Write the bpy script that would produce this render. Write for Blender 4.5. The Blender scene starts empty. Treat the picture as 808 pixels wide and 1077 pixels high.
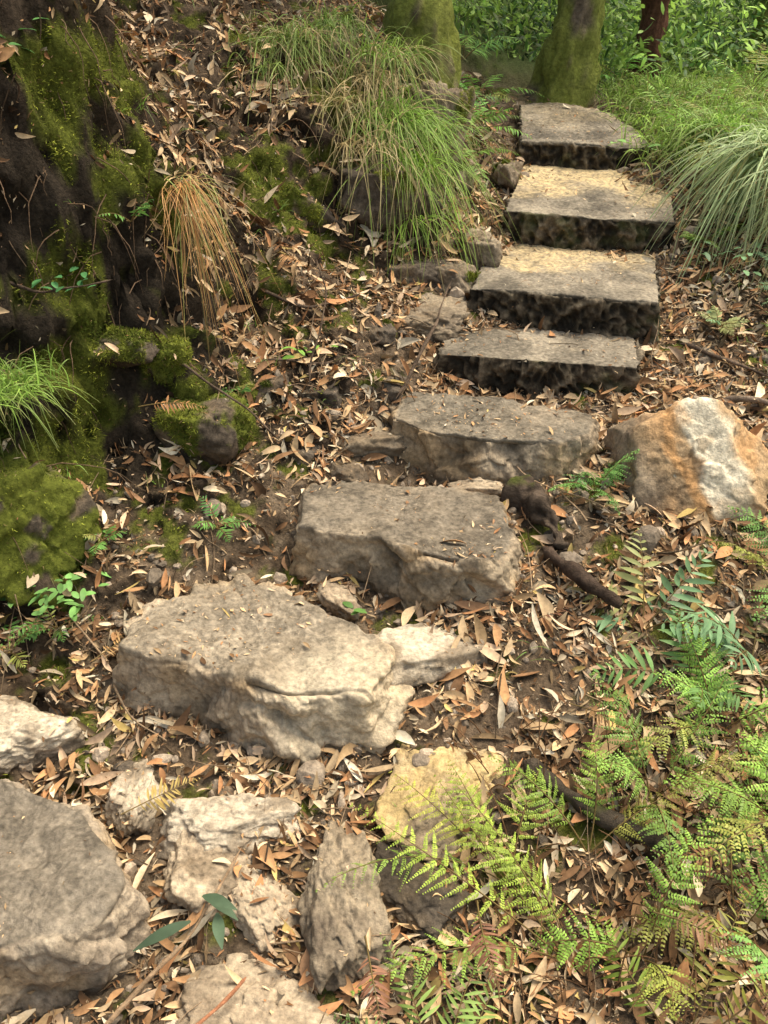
import bpy, bmesh, math, numpy as np
from mathutils import Vector, Matrix
R = np.random.default_rng(7)
sc = bpy.context.scene

# ------------------------------------------------------------------ noise
def _h(ix, iy, iz, s):
    n = (ix.astype(np.int64)*374761393 + iy.astype(np.int64)*668265263 + iz.astype(np.int64)*2147483647 + s*974634777) & 0xffffffff
    n = ((n ^ (n >> 13)) * 1274126177) & 0xffffffff
    n = ((n ^ (n >> 16)) * 2246822519) & 0xffffffff
    return ((n ^ (n >> 15)) & 0xffffff) / float(0xffffff)
def vn(P, s=0):
    i = np.floor(P).astype(np.int64); f = P - i; f = f*f*(3-2*f)
    r = 0
    for dx in (0, 1):
        for dy in (0, 1):
            for dz in (0, 1):
                w = (f[:,0] if dx else 1-f[:,0])*(f[:,1] if dy else 1-f[:,1])*(f[:,2] if dz else 1-f[:,2])
                r = r + w*_h(i[:,0]+dx, i[:,1]+dy, i[:,2]+dz, s)
    return r
def fbm(P, sc_=1.0, oct=4, s=0, g=.5):
    r = 0; a = 1; t = 0; q = P*sc_
    for k in range(oct):
        r = r + a*(vn(q, s+k*17)*2-1); t += a; a *= g; q = q*2.03+3.7
    return r/t
def worley(P, s=0, full=False):
    i = np.floor(P).astype(np.int64); d1 = np.full(len(P), 9.); d2 = d1.copy()
    bc = i.copy(); bq = P.copy()
    for dx in (-1,0,1):
        for dy in (-1,0,1):
            for dz in (-1,0,1):
                c = i+np.array([dx,dy,dz])
                q = c+np.stack([_h(c[:,0],c[:,1],c[:,2],s+k) for k in (1,2,3)],1)
                d = ((P-q)**2).sum(1)**.5
                if full:
                    m = d < d1; bc[m] = c[m]; bq[m] = q[m]
                d2 = np.minimum(d2, np.maximum(d, d1)); d1 = np.minimum(d1, d)
    if full: return d1, d2, bc, bq
    return d1, d2
def facet(P, s=0):
    """planar chips with random tilt per cell, creased borders"""
    d1, d2, c, q = worley(P, s, True)
    rv = np.stack([_h(c[:,0],c[:,1],c[:,2],s+k)-.5 for k in (21,22,23)],1)
    off = _h(c[:,0],c[:,1],c[:,2],s+31)-.5
    return (((P-q)*rv).sum(1)*1.6+off*.55)*(.25+.75*np.clip((d2-d1)/.18, 0, 1))
def ss(a, b, x):
    t = np.clip((x-a)/(b-a), 0, 1); return t*t*(3-2*t)
def nz(v): return v/(np.linalg.norm(v, axis=-1, keepdims=True)+1e-9)
def mixc(a, b, t):
    return np.asarray(a)*(1-t[:,None])+np.asarray(b)*t[:,None]

# ------------------------------------------------------------------ mesh
def mk(name, V, F, mat, C=None, smooth=True, parent=None):
    V = np.asarray(V, dtype=np.float32); F = np.asarray(F, dtype=np.int32); k = F.shape[1]
    me = bpy.data.meshes.new(name)
    me.vertices.add(len(V)); me.vertices.foreach_set('co', V.ravel())
    me.loops.add(F.size); me.loops.foreach_set('vertex_index', F.ravel())
    me.polygons.add(len(F)); me.polygons.foreach_set('loop_start', np.arange(0, F.size, k, dtype=np.int32))
    me.update(calc_edges=True)
    me.polygons.foreach_set('use_smooth', np.full(len(F), smooth))
    if C is not None:
        a = me.color_attributes.new('Col', 'FLOAT_COLOR', 'POINT')
        c = np.ones((len(V), 4), dtype=np.float32); c[:, :3] = np.clip(C, 0, 1)
        a.data.foreach_set('color', c.ravel())
    me.materials.append(mat)
    ob = bpy.data.objects.new(name, me); sc.collection.objects.link(ob)
    if parent: ob.parent = parent
    return ob
class Acc:
    def __init__(s): s.V=[]; s.F=[]; s.C=[]; s.n=0
    def add(s, V, F, C):
        s.V.append(V); s.F.append(F+s.n); s.C.append(C); s.n += len(V)
    def mk(s, name, mat, **k):
        return mk(name, np.concatenate(s.V), np.concatenate(s.F), mat, np.concatenate(s.C), **k)

# ribbons: leaves, blades, pinnae
def leafs(B, D, N, L, W, bend, C, ns=5, prof='lance', fold=.25, tipc=None, wob=None):
    n = len(B); D = nz(D); S = nz(np.cross(D, N)); N = nz(np.cross(S, D))
    t = np.linspace(0, 1, ns)
    if prof == 'lance': w = np.sin(np.pi*np.clip(t, .03, .975)**.85)**.9
    elif prof == 'grass': w = (1-t*.97)**.6
    elif prof == 'oval': w = np.sin(np.pi*np.clip(t, .04, .97))**.6
    else: w = np.clip(1.05-t, .06, 1)**.7
    L = np.broadcast_to(L, n).astype(float); W = np.broadcast_to(W, n).astype(float); bend = np.broadcast_to(bend, n).astype(float)
    cx = t[None]*L[:, None]; cz = -(t**2)[None]*(bend*L)[:, None]
    mid = B[:,None]+D[:,None]*cx[...,None]+N[:,None]*cz[...,None]
    if wob is not None:
        mid = mid + S[:,None]*(np.sin(t*3.1)[None]*(wob*L)[:,None])[...,None]
    off = S[:,None]*(w[None]*W[:,None]*.5)[...,None]
    if fold is None:
        V = np.stack([mid-off, mid+off], 2).reshape(-1, 3); k = 2
    else:
        up = N[:,None]*(w[None]*W[:,None]*.5*fold)[...,None]
        V = np.stack([mid-off+up, mid, mid+off+up], 2).reshape(-1, 3); k = 3
    i = np.arange(ns-1)[:,None]*k+np.arange(k-1)[None]
    q = np.stack([i, i+1, i+1+k, i+k], -1).reshape(-1, 4)
    F = (np.arange(n)[:,None,None]*(ns*k)+q[None]).reshape(-1, 4)
    CC = np.repeat(np.asarray(C)[:,None], ns, 1)
    if tipc is not None:
        m = (t**2)[None,:,None]; CC = CC*(1-m)+np.asarray(tipc)[None,None]*m
    return V, F, np.repeat(CC.reshape(-1, 3), k, 0)
def tube(P, r, k=6, col=(.1,.07,.05), disp=0, s=0):
    P = np.asarray(P, float); r = np.broadcast_to(r, len(P)); T = nz(np.gradient(P, axis=0))
    ref = np.array([1., 0, 0]) if abs(T[0][0]) < .8 else np.array([0, 1., 0])
    A = nz(np.cross(T, ref)); Bv = np.cross(T, A)
    a = np.linspace(0, 2*np.pi, k, endpoint=False)
    dirs = A[:,None]*np.cos(a)[None,:,None]+Bv[:,None]*np.sin(a)[None,:,None]
    V = (P[:,None]+dirs*r[:,None,None]).reshape(-1, 3)
    if disp: V = V+dirs.reshape(-1, 3)*(fbm(V, 4, 4, s)*disp+fbm(V, 18, 3, s+2)*disp*.5)[:,None]
    n = len(P); i = np.arange(n-1)[:,None]*k; j = np.arange(k)[None]; j2 = (j+1) % k
    F = np.stack([i+j, i+j2, i+k+j2, i+k+j], -1).reshape(-1, 4)
    return V, F, np.tile(np.asarray(col, float), (len(V), 1))

# ------------------------------------------------------------------ materials
def vmat(name, rough=.85, bscale=60, bstr=.5, bdist=.01, trans=0, spec=.3, var=.35, nscale=35):
    m = bpy.data.materials.new(name); m.use_nodes = True; nt = m.node_tree; nt.nodes.clear()
    nd = nt.nodes.new; lk = nt.links.new
    out = nd('ShaderNodeOutputMaterial'); p = nd('ShaderNodeBsdfPrincipled')
    at = nd('ShaderNodeAttribute'); at.attribute_name = 'Col'
    geo = nd('ShaderNodeNewGeometry')
    n1 = nd('ShaderNodeTexNoise'); n1.inputs['Scale'].default_value = nscale; n1.inputs['Detail'].default_value = 6; n1.inputs['Roughness'].default_value = .65
    lk(geo.outputs['Position'], n1.inputs['Vector'])
    mr = nd('ShaderNodeMapRange'); mr.inputs['From Min'].default_value = .3; mr.inputs['From Max'].default_value = .7
    mr.inputs['To Min'].default_value = 1-var; mr.inputs['To Max'].default_value = 1+var
    lk(n1.outputs['Fac'], mr.inputs['Value'])
    vm = nd('ShaderNodeVectorMath'); vm.operation = 'SCALE'
    lk(at.outputs['Color'], vm.inputs[0]); lk(mr.outputs['Result'], vm.inputs['Scale'])
    lk(vm.outputs['Vector'], p.inputs['Base Color'])
    p.inputs['Roughness'].default_value = rough; p.inputs['Specular IOR Level'].default_value = spec
    if bstr:
        n2 = nd('ShaderNodeTexNoise'); n2.inputs['Scale'].default_value = bscale; n2.inputs['Detail'].default_value = 8; n2.inputs['Roughness'].default_value = .7
        lk(geo.outputs['Position'], n2.inputs['Vector'])
        b = nd('ShaderNodeBump'); b.inputs['Strength'].default_value = bstr; b.inputs['Distance'].default_value = bdist
        lk(n2.outputs['Fac'], b.inputs['Height']); lk(b.outputs['Normal'], p.inputs['Normal'])
    if trans:
        tr = nd('ShaderNodeBsdfTranslucent'); lk(vm.outputs['Vector'], tr.inputs['Color'])
        mx = nd('ShaderNodeMixShader'); mx.inputs[0].default_value = trans
        lk(p.outputs[0], mx.inputs[1]); lk(tr.outputs[0], mx.inputs[2]); lk(mx.outputs[0], out.inputs[0])
    else: lk(p.outputs[0], out.inputs[0])
    return m
M_ground = vmat('forest_soil', .95, 45, .9, .03, var=.5, spec=.1, nscale=60)
M_stone = vmat('sandstone', .9, 60, .85, .012, var=.42, nscale=55, spec=.15)
M_litter = vmat('dry_leaf', .8, 120, 0, .002, var=.25, nscale=60, spec=.12)
M_green = vmat('green_leaf', .5, 90, 0, 0, trans=.3, var=.2, nscale=20, spec=.25)
M_moss = vmat('moss', .95, 200, 0, .004, var=.35, nscale=25, spec=.05)
M_bark = vmat('bark', .9, 40, 1, .02, var=.4, spec=.1)

# ------------------------------------------------------------------ terrain
CP = np.array([
(-1.1,1.2,-.1),(-1.1,1.7,-.05),(-.5,1.0,-.13),(0,1.0,-.13),(.8,1.0,-.12),(1.8,1.0,-.2),(-.3,1.7,.0),(.3,1.7,.03),(1,1.7,.02),(2,1.7,-.1),
(-.9,1.95,.05),(.2,2.1,.12),(.9,2.2,.16),(1.8,2.2,.1),(-.5,2.4,.13),(.1,2.5,.25),(.7,2.6,.3),(1.4,2.6,.3),(2.2,2.6,.25),
(-.45,2.7,.28),(0,2.95,.34),(.6,3.0,.42),(1.2,3.1,.47),(2,3.1,.45),(0,3.3,.46),(.5,3.4,.45),(1,3.45,.53),(1.5,3.6,.6),(2.4,3.6,.6),
(.2,3.8,.65),(.7,3.8,.58),(1.25,3.8,.64),(1.8,4.2,.85),(.4,4.2,.8),(.9,4.2,.72),(1.5,4.4,.85),(2.3,4.5,1.05),
(.6,5,1.0),(1.1,5,.93),(1.75,5,1.08),(2.4,5,1.25),(.75,5.8,1.24),(1.2,5.8,1.1),(1.85,5.8,1.32),(2.6,5.8,1.45),
(1.2,6.4,1.2),(1.2,7.2,1.45),(2.2,6.8,1.45),(.5,6.6,1.5),(1.2,9,1.6),(2.5,9,1.35),(4,9,1.3),(0,9,2.1),(6,7,1.2),(4,5,1.1),(4,3,.3),(4,1,-.4),
(-1.45,1.6,0),(-1.6,2.0,.3),(-1.3,2.25,.15),(-1.35,2.5,.38),(-1.35,2.78,.9),(-1.75,2.4,.85),(-.9,2.5,.3),(-.9,2.8,.45),(-.75,3.0,.55),
(-.73,3.2,.8),(-.3,3.3,.58),(-1.1,3.05,.89),(-1.03,3.35,1.8),(-1.25,3.15,1.95),(-.82,3.4,1.12),(-.82,3.58,1.5),(-.7,3.7,.98),(-.47,4.1,1.11),
(-.87,4.0,1.5),(-.63,4.6,1.58),(-1.37,4.6,1.98),(-.55,5.5,1.98),(-.26,4.3,1.02),(-.25,4.55,1.42),(.12,4.5,.98),(.1,4.85,1.3),(.25,5.3,1.35),(-.1,5.3,1.78),
(0,3.8,.8),(-.4,3.7,.88),(-2.5,2,1.5),(-2.5,4,2.6),(-3,6,3.2),(-1,7,2.7),(-3,0,.9),(-1.9,1,.4),(0,0,-.3),(2,0,-.4)])
def _U(r2): return np.where(r2 > 1e-12, .5*r2*np.log(np.maximum(r2, 1e-12)), 0)
n_ = len(CP); K = _U(((CP[:,None,:2]-CP[None,:,:2])**2).sum(-1))+np.eye(n_)*2e-3
Pm = np.c_[np.ones(n_), CP[:,:2]]; A_ = np.block([[K, Pm],[Pm.T, np.zeros((3,3))]])
W_ = np.linalg.solve(A_, np.r_[CP[:,2], 0, 0, 0])
def H0(x, y):
    x = np.atleast_1d(np.asarray(x, float)); y = np.atleast_1d(np.asarray(y, float)); sh = x.shape; x = x.ravel(); y = y.ravel()
    xc = np.clip(x, -3.2, 5.5); yc = np.clip(y, -.3, 8.8)
    z = W_[n_]+W_[n_+1]*xc+W_[n_+2]*yc
    for i in range(n_): z = z+W_[i]*_U((xc-CP[i,0])**2+(yc-CP[i,1])**2)
    ex = np.maximum(-3.2-x, 0); ey = np.maximum(y-8.8, 0); er = np.maximum(x-5.5, 0); eb = np.maximum(-.3-y, 0)
    z = z+.45*ex/(1+ex*.03)+.16*ey+.05*er-.12*eb/(1+eb*.05)
    return z.reshape(sh)
def H(x, y):
    x = np.atleast_1d(np.asarray(x, float)); y = np.atleast_1d(np.asarray(y, float)); z = H0(x, y)
    P = np.stack([x.ravel(), y.ravel(), np.zeros(x.size)], 1)
    bank = ss(.0, -.9, x.ravel()-.9*(y.ravel()-3.2)*.4)
    d = fbm(P, 2.2, 3, 5)*(.035+.05*bank)+fbm(P, 9, 4, 9)*(.024+.04*bank)+fbm(P, 38, 3, 19)*(.012+.006*bank)
    return z+d.reshape(z.shape)
def h1(x, y): return float(H(x, y)[0])
def axis(a, b, st, lo, hi):
    m = list(np.arange(a, b, st)); g = st
    l = [a]; 
    while l[-1] > lo: g *= 1.14; l.append(l[-1]-g)
    g = st; r = [m[-1]]
    while r[-1] < hi: g *= 1.14; r.append(r[-1]+g)
    return np.array(l[:0:-1]+m+r[1:])
xs = axis(-2.2, 2.7, .015, -90, 90); ys = axis(.8, 6.8, .015, -60, 140)
GX, GY = np.meshgrid(xs, ys, indexing='xy'); GZ = H(GX, GY)
gyd, gxd = np.gradient(GZ, ys, xs); slope = np.sqrt(gxd**2+gyd**2)
TV = np.stack([GX.ravel(), GY.ravel(), GZ.ravel()], 1); sl = slope.ravel()
TN = nz(np.stack([-gxd.ravel(), -gyd.ravel(), np.ones(TV.shape[0])], 1))
near = (np.abs(TV[:,0]) < 4) & (TV[:,1] < 9) & (TV[:,1] > 0)
st_ = ss(.5, 1.6, sl)
near2 = near & (st_ > .01)
q = TV[near2]
TV[near2] += TN[near2]*((fbm(q, 12, 4, 31)*.07+facet(q*np.array([9,9,8.]), 13)*.10-np.abs(fbm(q,5,3,88))*.08)*st_[near2])[:,None]
MOSS = [(-1.12,3.3,1.85,.24),(-.98,3.38,1.65,.19),(-.9,3.5,1.5,.14),(-1.3,3.2,1.3,.14),(-1.35,2.65,.7,.38),(-.73,3.08,.72,.2),(-.83,3.25,.95,.14),(-.5,4.35,1.3,.26),(-1.2,2.95,.95,.2),
        (-.2,4.9,1.7,.25),(-.5,5.2,1.9,.3),(.1,4.9,1.4,.2),(-1.0,3.6,1.85,.2),(-.9,2.75,.5,.16),(-1.6,2.2,.6,.3),(1.9,5.5,1.3,.2),(-.8,3.9,1.4,.2),(-1.2,3.9,1.9,.25),
        (-1.1,2.9,.75,.18),(-1.15,3.15,1.2,.14),(-.95,3.0,.8,.14),(-.3,4.3,1.1,.14),(-.6,3.4,.75,.12)]
def mossmask(P, extra=0):
    m = np.zeros(len(P))
    for x,y,z,r in MOSS: m = np.maximum(m, 1.15-np.linalg.norm(P-np.array([x,y,z]), axis=1)/r*.85)
    return ss(.33, .62, m+fbm(P, 9, 4, 77)*1.4+.02+extra)
PATH = np.array([(-1.1,1.3),(-.45,2.2),(.1,2.8),(.45,3.25),(.7,3.75),(.9,4.3),(1.13,5),(1.25,5.8),(1.2,6.8)])
def pathd(P):
    d = np.full(len(P), 9.)
    for a, b in zip(PATH[:-1], PATH[1:]):
        ab = b-a; t = np.clip(((P[:,:2]-a)@ab)/(ab@ab), 0, 1)
        d = np.minimum(d, np.linalg.norm(P[:,:2]-a-t[:,None]*ab, axis=1))
    return d
def groundcol(P, sl):
    n1 = fbm(P, 3, 4, 41)*.5+.5; n2 = fbm(P, 14, 4, 43)*.5+.5
    c = mixc((.055,.038,.024), (.18,.128,.084), ss(.25,.75,n1*.5+n2*.5))
    c = mixc(c, (.29,.225,.155), ss(.7, .4, pathd(P)+fbm(P,5,3,3)*.3)*.45*ss(.4,.65,n2))
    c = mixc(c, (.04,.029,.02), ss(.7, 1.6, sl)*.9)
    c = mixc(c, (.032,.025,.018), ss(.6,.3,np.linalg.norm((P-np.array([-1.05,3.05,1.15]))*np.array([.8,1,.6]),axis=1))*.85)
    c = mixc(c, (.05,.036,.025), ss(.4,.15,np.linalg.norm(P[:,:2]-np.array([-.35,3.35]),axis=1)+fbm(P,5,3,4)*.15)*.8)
    m = mossmask(P); c = mixc(c, (.105,.12,.018), m*.9)
    far = ss(6.6, 8, P[:,1])+ss(2,2.8,P[:,0])*ss(5,6,P[:,1]); c = mixc(c, (.06,.09,.025), np.clip(far,0,1)*.85)
    return c, m
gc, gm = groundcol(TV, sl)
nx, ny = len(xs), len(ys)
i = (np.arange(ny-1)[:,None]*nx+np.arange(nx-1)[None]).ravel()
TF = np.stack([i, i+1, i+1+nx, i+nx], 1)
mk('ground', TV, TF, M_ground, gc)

def tri_scatter(V, F, n, dens=None):
    p = V[F]; c = p.mean(1); e1 = p[:,1]-p[:,0]; e2 = p[:,-1]-p[:,0]; cr = np.cross(e1, e2); ar = np.linalg.norm(cr, axis=1); N = cr/(ar[:,None]+1e-12)
    w = ar*(dens(c, N) if dens is not None else 1); w = w/w.sum()
    k = R.choice(len(F), n, p=w); a = R.random((n,1)); b = R.random((n,1))
    if F.shape[1] == 3:
        f = (a+b) > 1; a = np.where(f, 1-a, a); b = np.where(f, 1-b, b)
    return V[F[k,0]]+e1[k]*a+e2[k]*b, N[k]

# ------------------------------------------------------------------ stones
SURF = []
def slab(outline, zt, zb, tilt=(0,0), e=.03, round_=6, s_top=.008, s_side=.03, chis=0, col=None, seed=0, flare=.02, nt=640):
    O = np.array(outline, float); c = O.mean(0); O2 = O-c
    th = np.linspace(-np.pi, np.pi, nt, endpoint=False); rr = np.full(nt, 9.)
    dv = np.stack([np.cos(th), np.sin(th)], 1)
    for a, b in zip(O2, np.roll(O2, -1, 0)):
        ed = b-a; den = dv[:,0]*ed[1]-dv[:,1]*ed[0]; t = (a[0]*ed[1]-a[1]*ed[0])/np.where(abs(den) < 1e-9, 1e-9, den)
        s = (a[0]*dv[:,1]-a[1]*dv[:,0])/np.where(abs(den) < 1e-9, 1e-9, den)
        ok = (t > 0) & (s >= -1e-6) & (s <= 1+1e-6); rr = np.where(ok, np.minimum(rr, t), rr)
    kk = np.hanning(round_*2+3); kk /= kk.sum(); rr = np.convolve(np.r_[rr[-60:], rr, rr[:60]], kk, 'same')[60:-60]
    if not chis:
        q = np.c_[dv*rr[:,None], np.zeros(nt)]; rr = rr+fbm(q, 4, 3, seed+70)*.03
    ri = rr-e
    rings = [(ri*s, np.zeros(nt)) for s in np.linspace(.004, .985, 64)]; nr = [0]*64
    for a in np.linspace(0, np.pi/2, 12): rings.append((rr-e*(1-math.sin(a)), np.full(nt, e*(1-math.cos(a))))); nr.append(a/(np.pi/2))
    hz = zt-zb; NS = 50
    for k in range(1, NS):
        f = k/(NS-1); rings.append((rr+flare*f, np.full(nt, e+(hz-e)*f))); nr.append(1)
    V = []; N = []
    for (r, d), q in zip(rings, nr):
        V.append(np.c_[c[0]+dv[:,0]*r, c[1]+dv[:,1]*r, zt-d]); N.append(np.c_[dv*q, np.full(nt, 1-q)])
    V = np.concatenate(V); N = nz(np.concatenate(N)); top = N[:,2]**2
    V[:,2] += (V[:,0]-c[0])*tilt[0]+(V[:,1]-c[1])*tilt[1]
    d = fbm(V, 4, 4, seed)*s_top*1.8*(.3+top)+fbm(V, 22, 4, seed+3)*s_top*.8
    sd = 1-top
    if chis:
        w1, w2 = worley(V*np.array([24,24,18.])+fbm(V,12,2,seed)[:,None]*.8, seed+50)
        d += sd*((w1-.55)*chis+fbm(V, 9, 3, seed+5)*s_side+facet(V*np.array([6,6,8.]),seed+4)*s_side)
        arr = np.exp(-((top-.5)/.35)**2); d -= arr*(np.maximum(fbm(V,7,3,seed+40),0)*.07+np.maximum(fbm(V,24,3,seed+44),0)*.04)
        d -= top*np.maximum(fbm(V,2.6,3,seed+60),0)*.03
    else:
        sd2 = ss(1,.45,top)
        f1 = facet(V*np.array([4.2,4.2,5.]), seed); f2 = facet(V*np.array([13,13,15.]), seed+9)
        d += sd2*(f1*s_side*1.5+f2*s_side*.5+fbm(V, 20, 5, seed+5)*s_side*.4)
        d += top*facet(V*np.array([5,5,1.]),seed+14)*s_top*.8
        arr = np.exp(-((top-.5)/.4)**2); d -= arr*np.maximum(fbm(V,5,3,seed+40)+.1,0)*.07
    V = V+N*d[:,None]
    m = len(rings); i = (np.arange(m-1)[:,None]*nt); j = np.arange(nt)[None]; j2 = (j+1) % nt
    F = np.stack([i+j, i+nt+j, i+nt+j2, i+j2], -1).reshape(-1, 4)
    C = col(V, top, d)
    ob = mk('stone_step', V, F, M_stone, C); SURF.append((V, F)); return ob

def col_cut(sand=0, back=None, seed=0):
    def f(V, top, d):
        n = fbm(V, 5, 5, seed)*.5+.5; n2 = fbm(V, 30, 3, seed+4)*.5+.5; n3 = fbm(V, 80, 2, seed+8)*.5+.5
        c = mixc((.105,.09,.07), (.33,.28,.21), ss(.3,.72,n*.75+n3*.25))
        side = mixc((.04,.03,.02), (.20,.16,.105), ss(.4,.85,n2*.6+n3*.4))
        side = mixc(side, (.24,.19,.13), ss(.004,.02,d)*.5)  # highlights on the chisel peaks, put into the colour
        side = mixc(side, (.013,.011,.008), ss(.002,-.012,d)*.8)  # shade in the chisel pits painted in, so the relief reads
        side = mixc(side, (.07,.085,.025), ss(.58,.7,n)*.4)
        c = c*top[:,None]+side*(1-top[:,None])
        if sand:
            q = (V[:,1]+.24*(V[:,0]-1)-back[0])/back[1]
            m = ss(.3, 1.0, q+fbm(V, 4, 5, seed+9)*.9)*sand*(.25+.75*ss(.3,.65,n2*.5+n3*.5))
            c = mixc(c, (.56,.43,.24), np.clip(m,0,1)*top)
        return c
    return f
def col_rough(c1=(.24,.19,.14), c2=(.50,.41,.30), ctop=(.19,.16,.125), grime=.8, seed=0, pale=None):
    def f(V, top, d):
        n = fbm(V, 4, 5, seed)*.5+.5; n2 = fbm(V, 22, 4, seed+4)*.5+.5; n3 = fbm(V, 80, 2, seed+8)*.5+.5
        c = mixc(c1, c2, ss(.25,.75,n*.5+n2*.3+n3*.2))
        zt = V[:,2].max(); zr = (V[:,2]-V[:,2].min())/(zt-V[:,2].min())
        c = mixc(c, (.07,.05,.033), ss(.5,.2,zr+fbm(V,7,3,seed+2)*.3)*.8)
        c = mixc(c, (.36,.24,.12), ss(.48,.72,fbm(V,6,3,seed+33)*.5+.5)*.55)
        c = mixc(c, np.array(c1)*.4, ss(.52,.68,fbm(V,9,4,seed+53)*.5+.5)*.6)
        g = ss(.2,.95,top)*grime*ss(.15,.5,fbm(V, 3, 5, seed+12)*.5+.55)
        ct = mixc(np.array(ctop)*.5, np.array(ctop)*1.35, ss(.3,.7,n*.4+n2*.35+n3*.25))
        c = mixc(c, ct, g)
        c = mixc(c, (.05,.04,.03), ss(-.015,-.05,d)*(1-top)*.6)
        if pale is not None:
            p = ss(pale[3], pale[3]*.3, np.linalg.norm(V-np.array(pale[:3]), axis=1)+fbm(V,8,3,seed+6)*.12); c = mixc(c, pale[4], p*.55)
        return c
    return f
def rect(l, r, depth, bx=0):
    l = np.array(l); r = np.array(r); d = r-l; n = np.array([-d[1], d[0]])/np.linalg.norm(d)
    return [l, (l+r)/2, r, r+n*depth*.5, r+n*depth, (l+r)/2+n*depth, l+n*depth, l+n*depth*.5]
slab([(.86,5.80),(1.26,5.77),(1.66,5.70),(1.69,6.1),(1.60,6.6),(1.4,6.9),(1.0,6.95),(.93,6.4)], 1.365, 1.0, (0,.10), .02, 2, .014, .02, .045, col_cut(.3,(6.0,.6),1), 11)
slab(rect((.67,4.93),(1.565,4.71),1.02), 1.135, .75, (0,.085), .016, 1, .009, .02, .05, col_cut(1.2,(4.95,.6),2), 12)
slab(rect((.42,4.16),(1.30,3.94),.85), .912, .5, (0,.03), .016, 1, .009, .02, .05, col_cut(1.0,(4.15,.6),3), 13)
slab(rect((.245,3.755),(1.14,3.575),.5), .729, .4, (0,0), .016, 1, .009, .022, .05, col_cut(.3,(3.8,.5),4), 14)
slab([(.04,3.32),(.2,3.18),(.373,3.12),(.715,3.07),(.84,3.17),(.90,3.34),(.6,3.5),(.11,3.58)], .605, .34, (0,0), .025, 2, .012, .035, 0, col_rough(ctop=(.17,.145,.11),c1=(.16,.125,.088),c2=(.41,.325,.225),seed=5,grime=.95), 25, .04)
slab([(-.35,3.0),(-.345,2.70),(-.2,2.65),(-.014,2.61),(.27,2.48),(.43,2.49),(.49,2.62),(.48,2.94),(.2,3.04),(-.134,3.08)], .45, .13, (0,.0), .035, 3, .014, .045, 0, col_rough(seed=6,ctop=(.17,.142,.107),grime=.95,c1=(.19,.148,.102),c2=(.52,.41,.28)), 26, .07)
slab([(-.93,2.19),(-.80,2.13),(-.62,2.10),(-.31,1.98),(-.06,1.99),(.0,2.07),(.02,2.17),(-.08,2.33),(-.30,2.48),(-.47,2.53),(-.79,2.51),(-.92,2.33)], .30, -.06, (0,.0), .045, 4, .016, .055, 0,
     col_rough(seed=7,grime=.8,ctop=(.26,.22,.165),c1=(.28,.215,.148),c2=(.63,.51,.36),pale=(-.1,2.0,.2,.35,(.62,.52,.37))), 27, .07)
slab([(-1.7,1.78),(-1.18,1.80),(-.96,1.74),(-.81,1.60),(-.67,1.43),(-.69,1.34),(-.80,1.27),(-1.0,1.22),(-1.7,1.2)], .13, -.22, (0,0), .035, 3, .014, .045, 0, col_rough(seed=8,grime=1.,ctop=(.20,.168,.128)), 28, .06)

_ico = {}
def ico(l):
    if l not in _ico:
        bm = bmesh.new(); bmesh.ops.create_icosphere(bm, subdivisions=l, radius=1)
        _ico[l] = (np.array([v.co[:] for v in bm.verts]), np.array([[v.index for v in f.verts] for f in bm.faces])); bm.free()
    return _ico[l]
MOSSR = []
def rock(loc, size, rz=0, tx=0, seed=0, lvl=6, npl=11, c1=(.1,.08,.06), c2=(.26,.21,.16), moss=0, colf=None, name='rock', amp=.03, soft=60, planes=None, fa=.12):
    g = np.random.default_rng(seed+100); D, F = ico(lvl)
    if planes is None:
        pn = nz(g.normal(size=(npl,3))); ph = g.uniform(.55, .9, npl)
        pn = np.r_[pn, np.array([[0,0,1.],[.1,-.9,.2],[.9,.1,.1],[-.9,0,.2]])]; ph = np.r_[ph, [.6,.8,.85,.85]]
    else: pn = nz(np.array(planes)[:,:3]); ph = np.array(planes)[:,3]
    q = np.maximum(D@pn.T, 1e-3)/ph; mq = q.max(1, keepdims=True); r = 1/(mq[:,0]*((q/mq)**soft).sum(1)**(1/soft)); r = np.minimum(r, 1.2 if planes is None else 1.7)
    P = D*r[:,None]; P = P+D*(fbm(P, 2.5, 4, seed)*amp*2+fbm(P, 14, 4, seed+5)*amp+facet(P*3.2, seed+2)*fa+facet(P*8, seed+6)*fa*.3)[:,None]
    P = P*np.array(size)
    M = np.array((Matrix.Rotation(rz,3,'Z')@Matrix.Rotation(tx,3,'X'))); P2 = P@M.T
    V = P2+np.array(loc); n = fbm(V, 6, 5, seed)*.5+.5; n2 = fbm(V, 35, 3, seed+1)*.5+.5; n3 = fbm(V, 90, 2, seed+4)*.5+.5
    C = mixc(c1, c2, ss(.25,.75,n*.5+n2*.25+n3*.25)); rel = P2[:,2]/size[2]
    C = mixc(C, (.17,.125,.08), ss(.5,.66,fbm(V,9,4,seed+21)*.5+.5)*.7)
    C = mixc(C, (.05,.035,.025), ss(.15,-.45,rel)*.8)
    if colf: C = colf(V, P, C, n, n2)
    if moss:
        mm = ss(.35,.62, rel*.3+fbm(V,9,4,seed+3)*1.05+moss-.15); C = mixc(C, (.105,.12,.018), mm)
        MOSSR.append((V, F, mm))
    ob = mk(name, V, F, M_stone, C); SURF.append((V, F)); return ob
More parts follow.
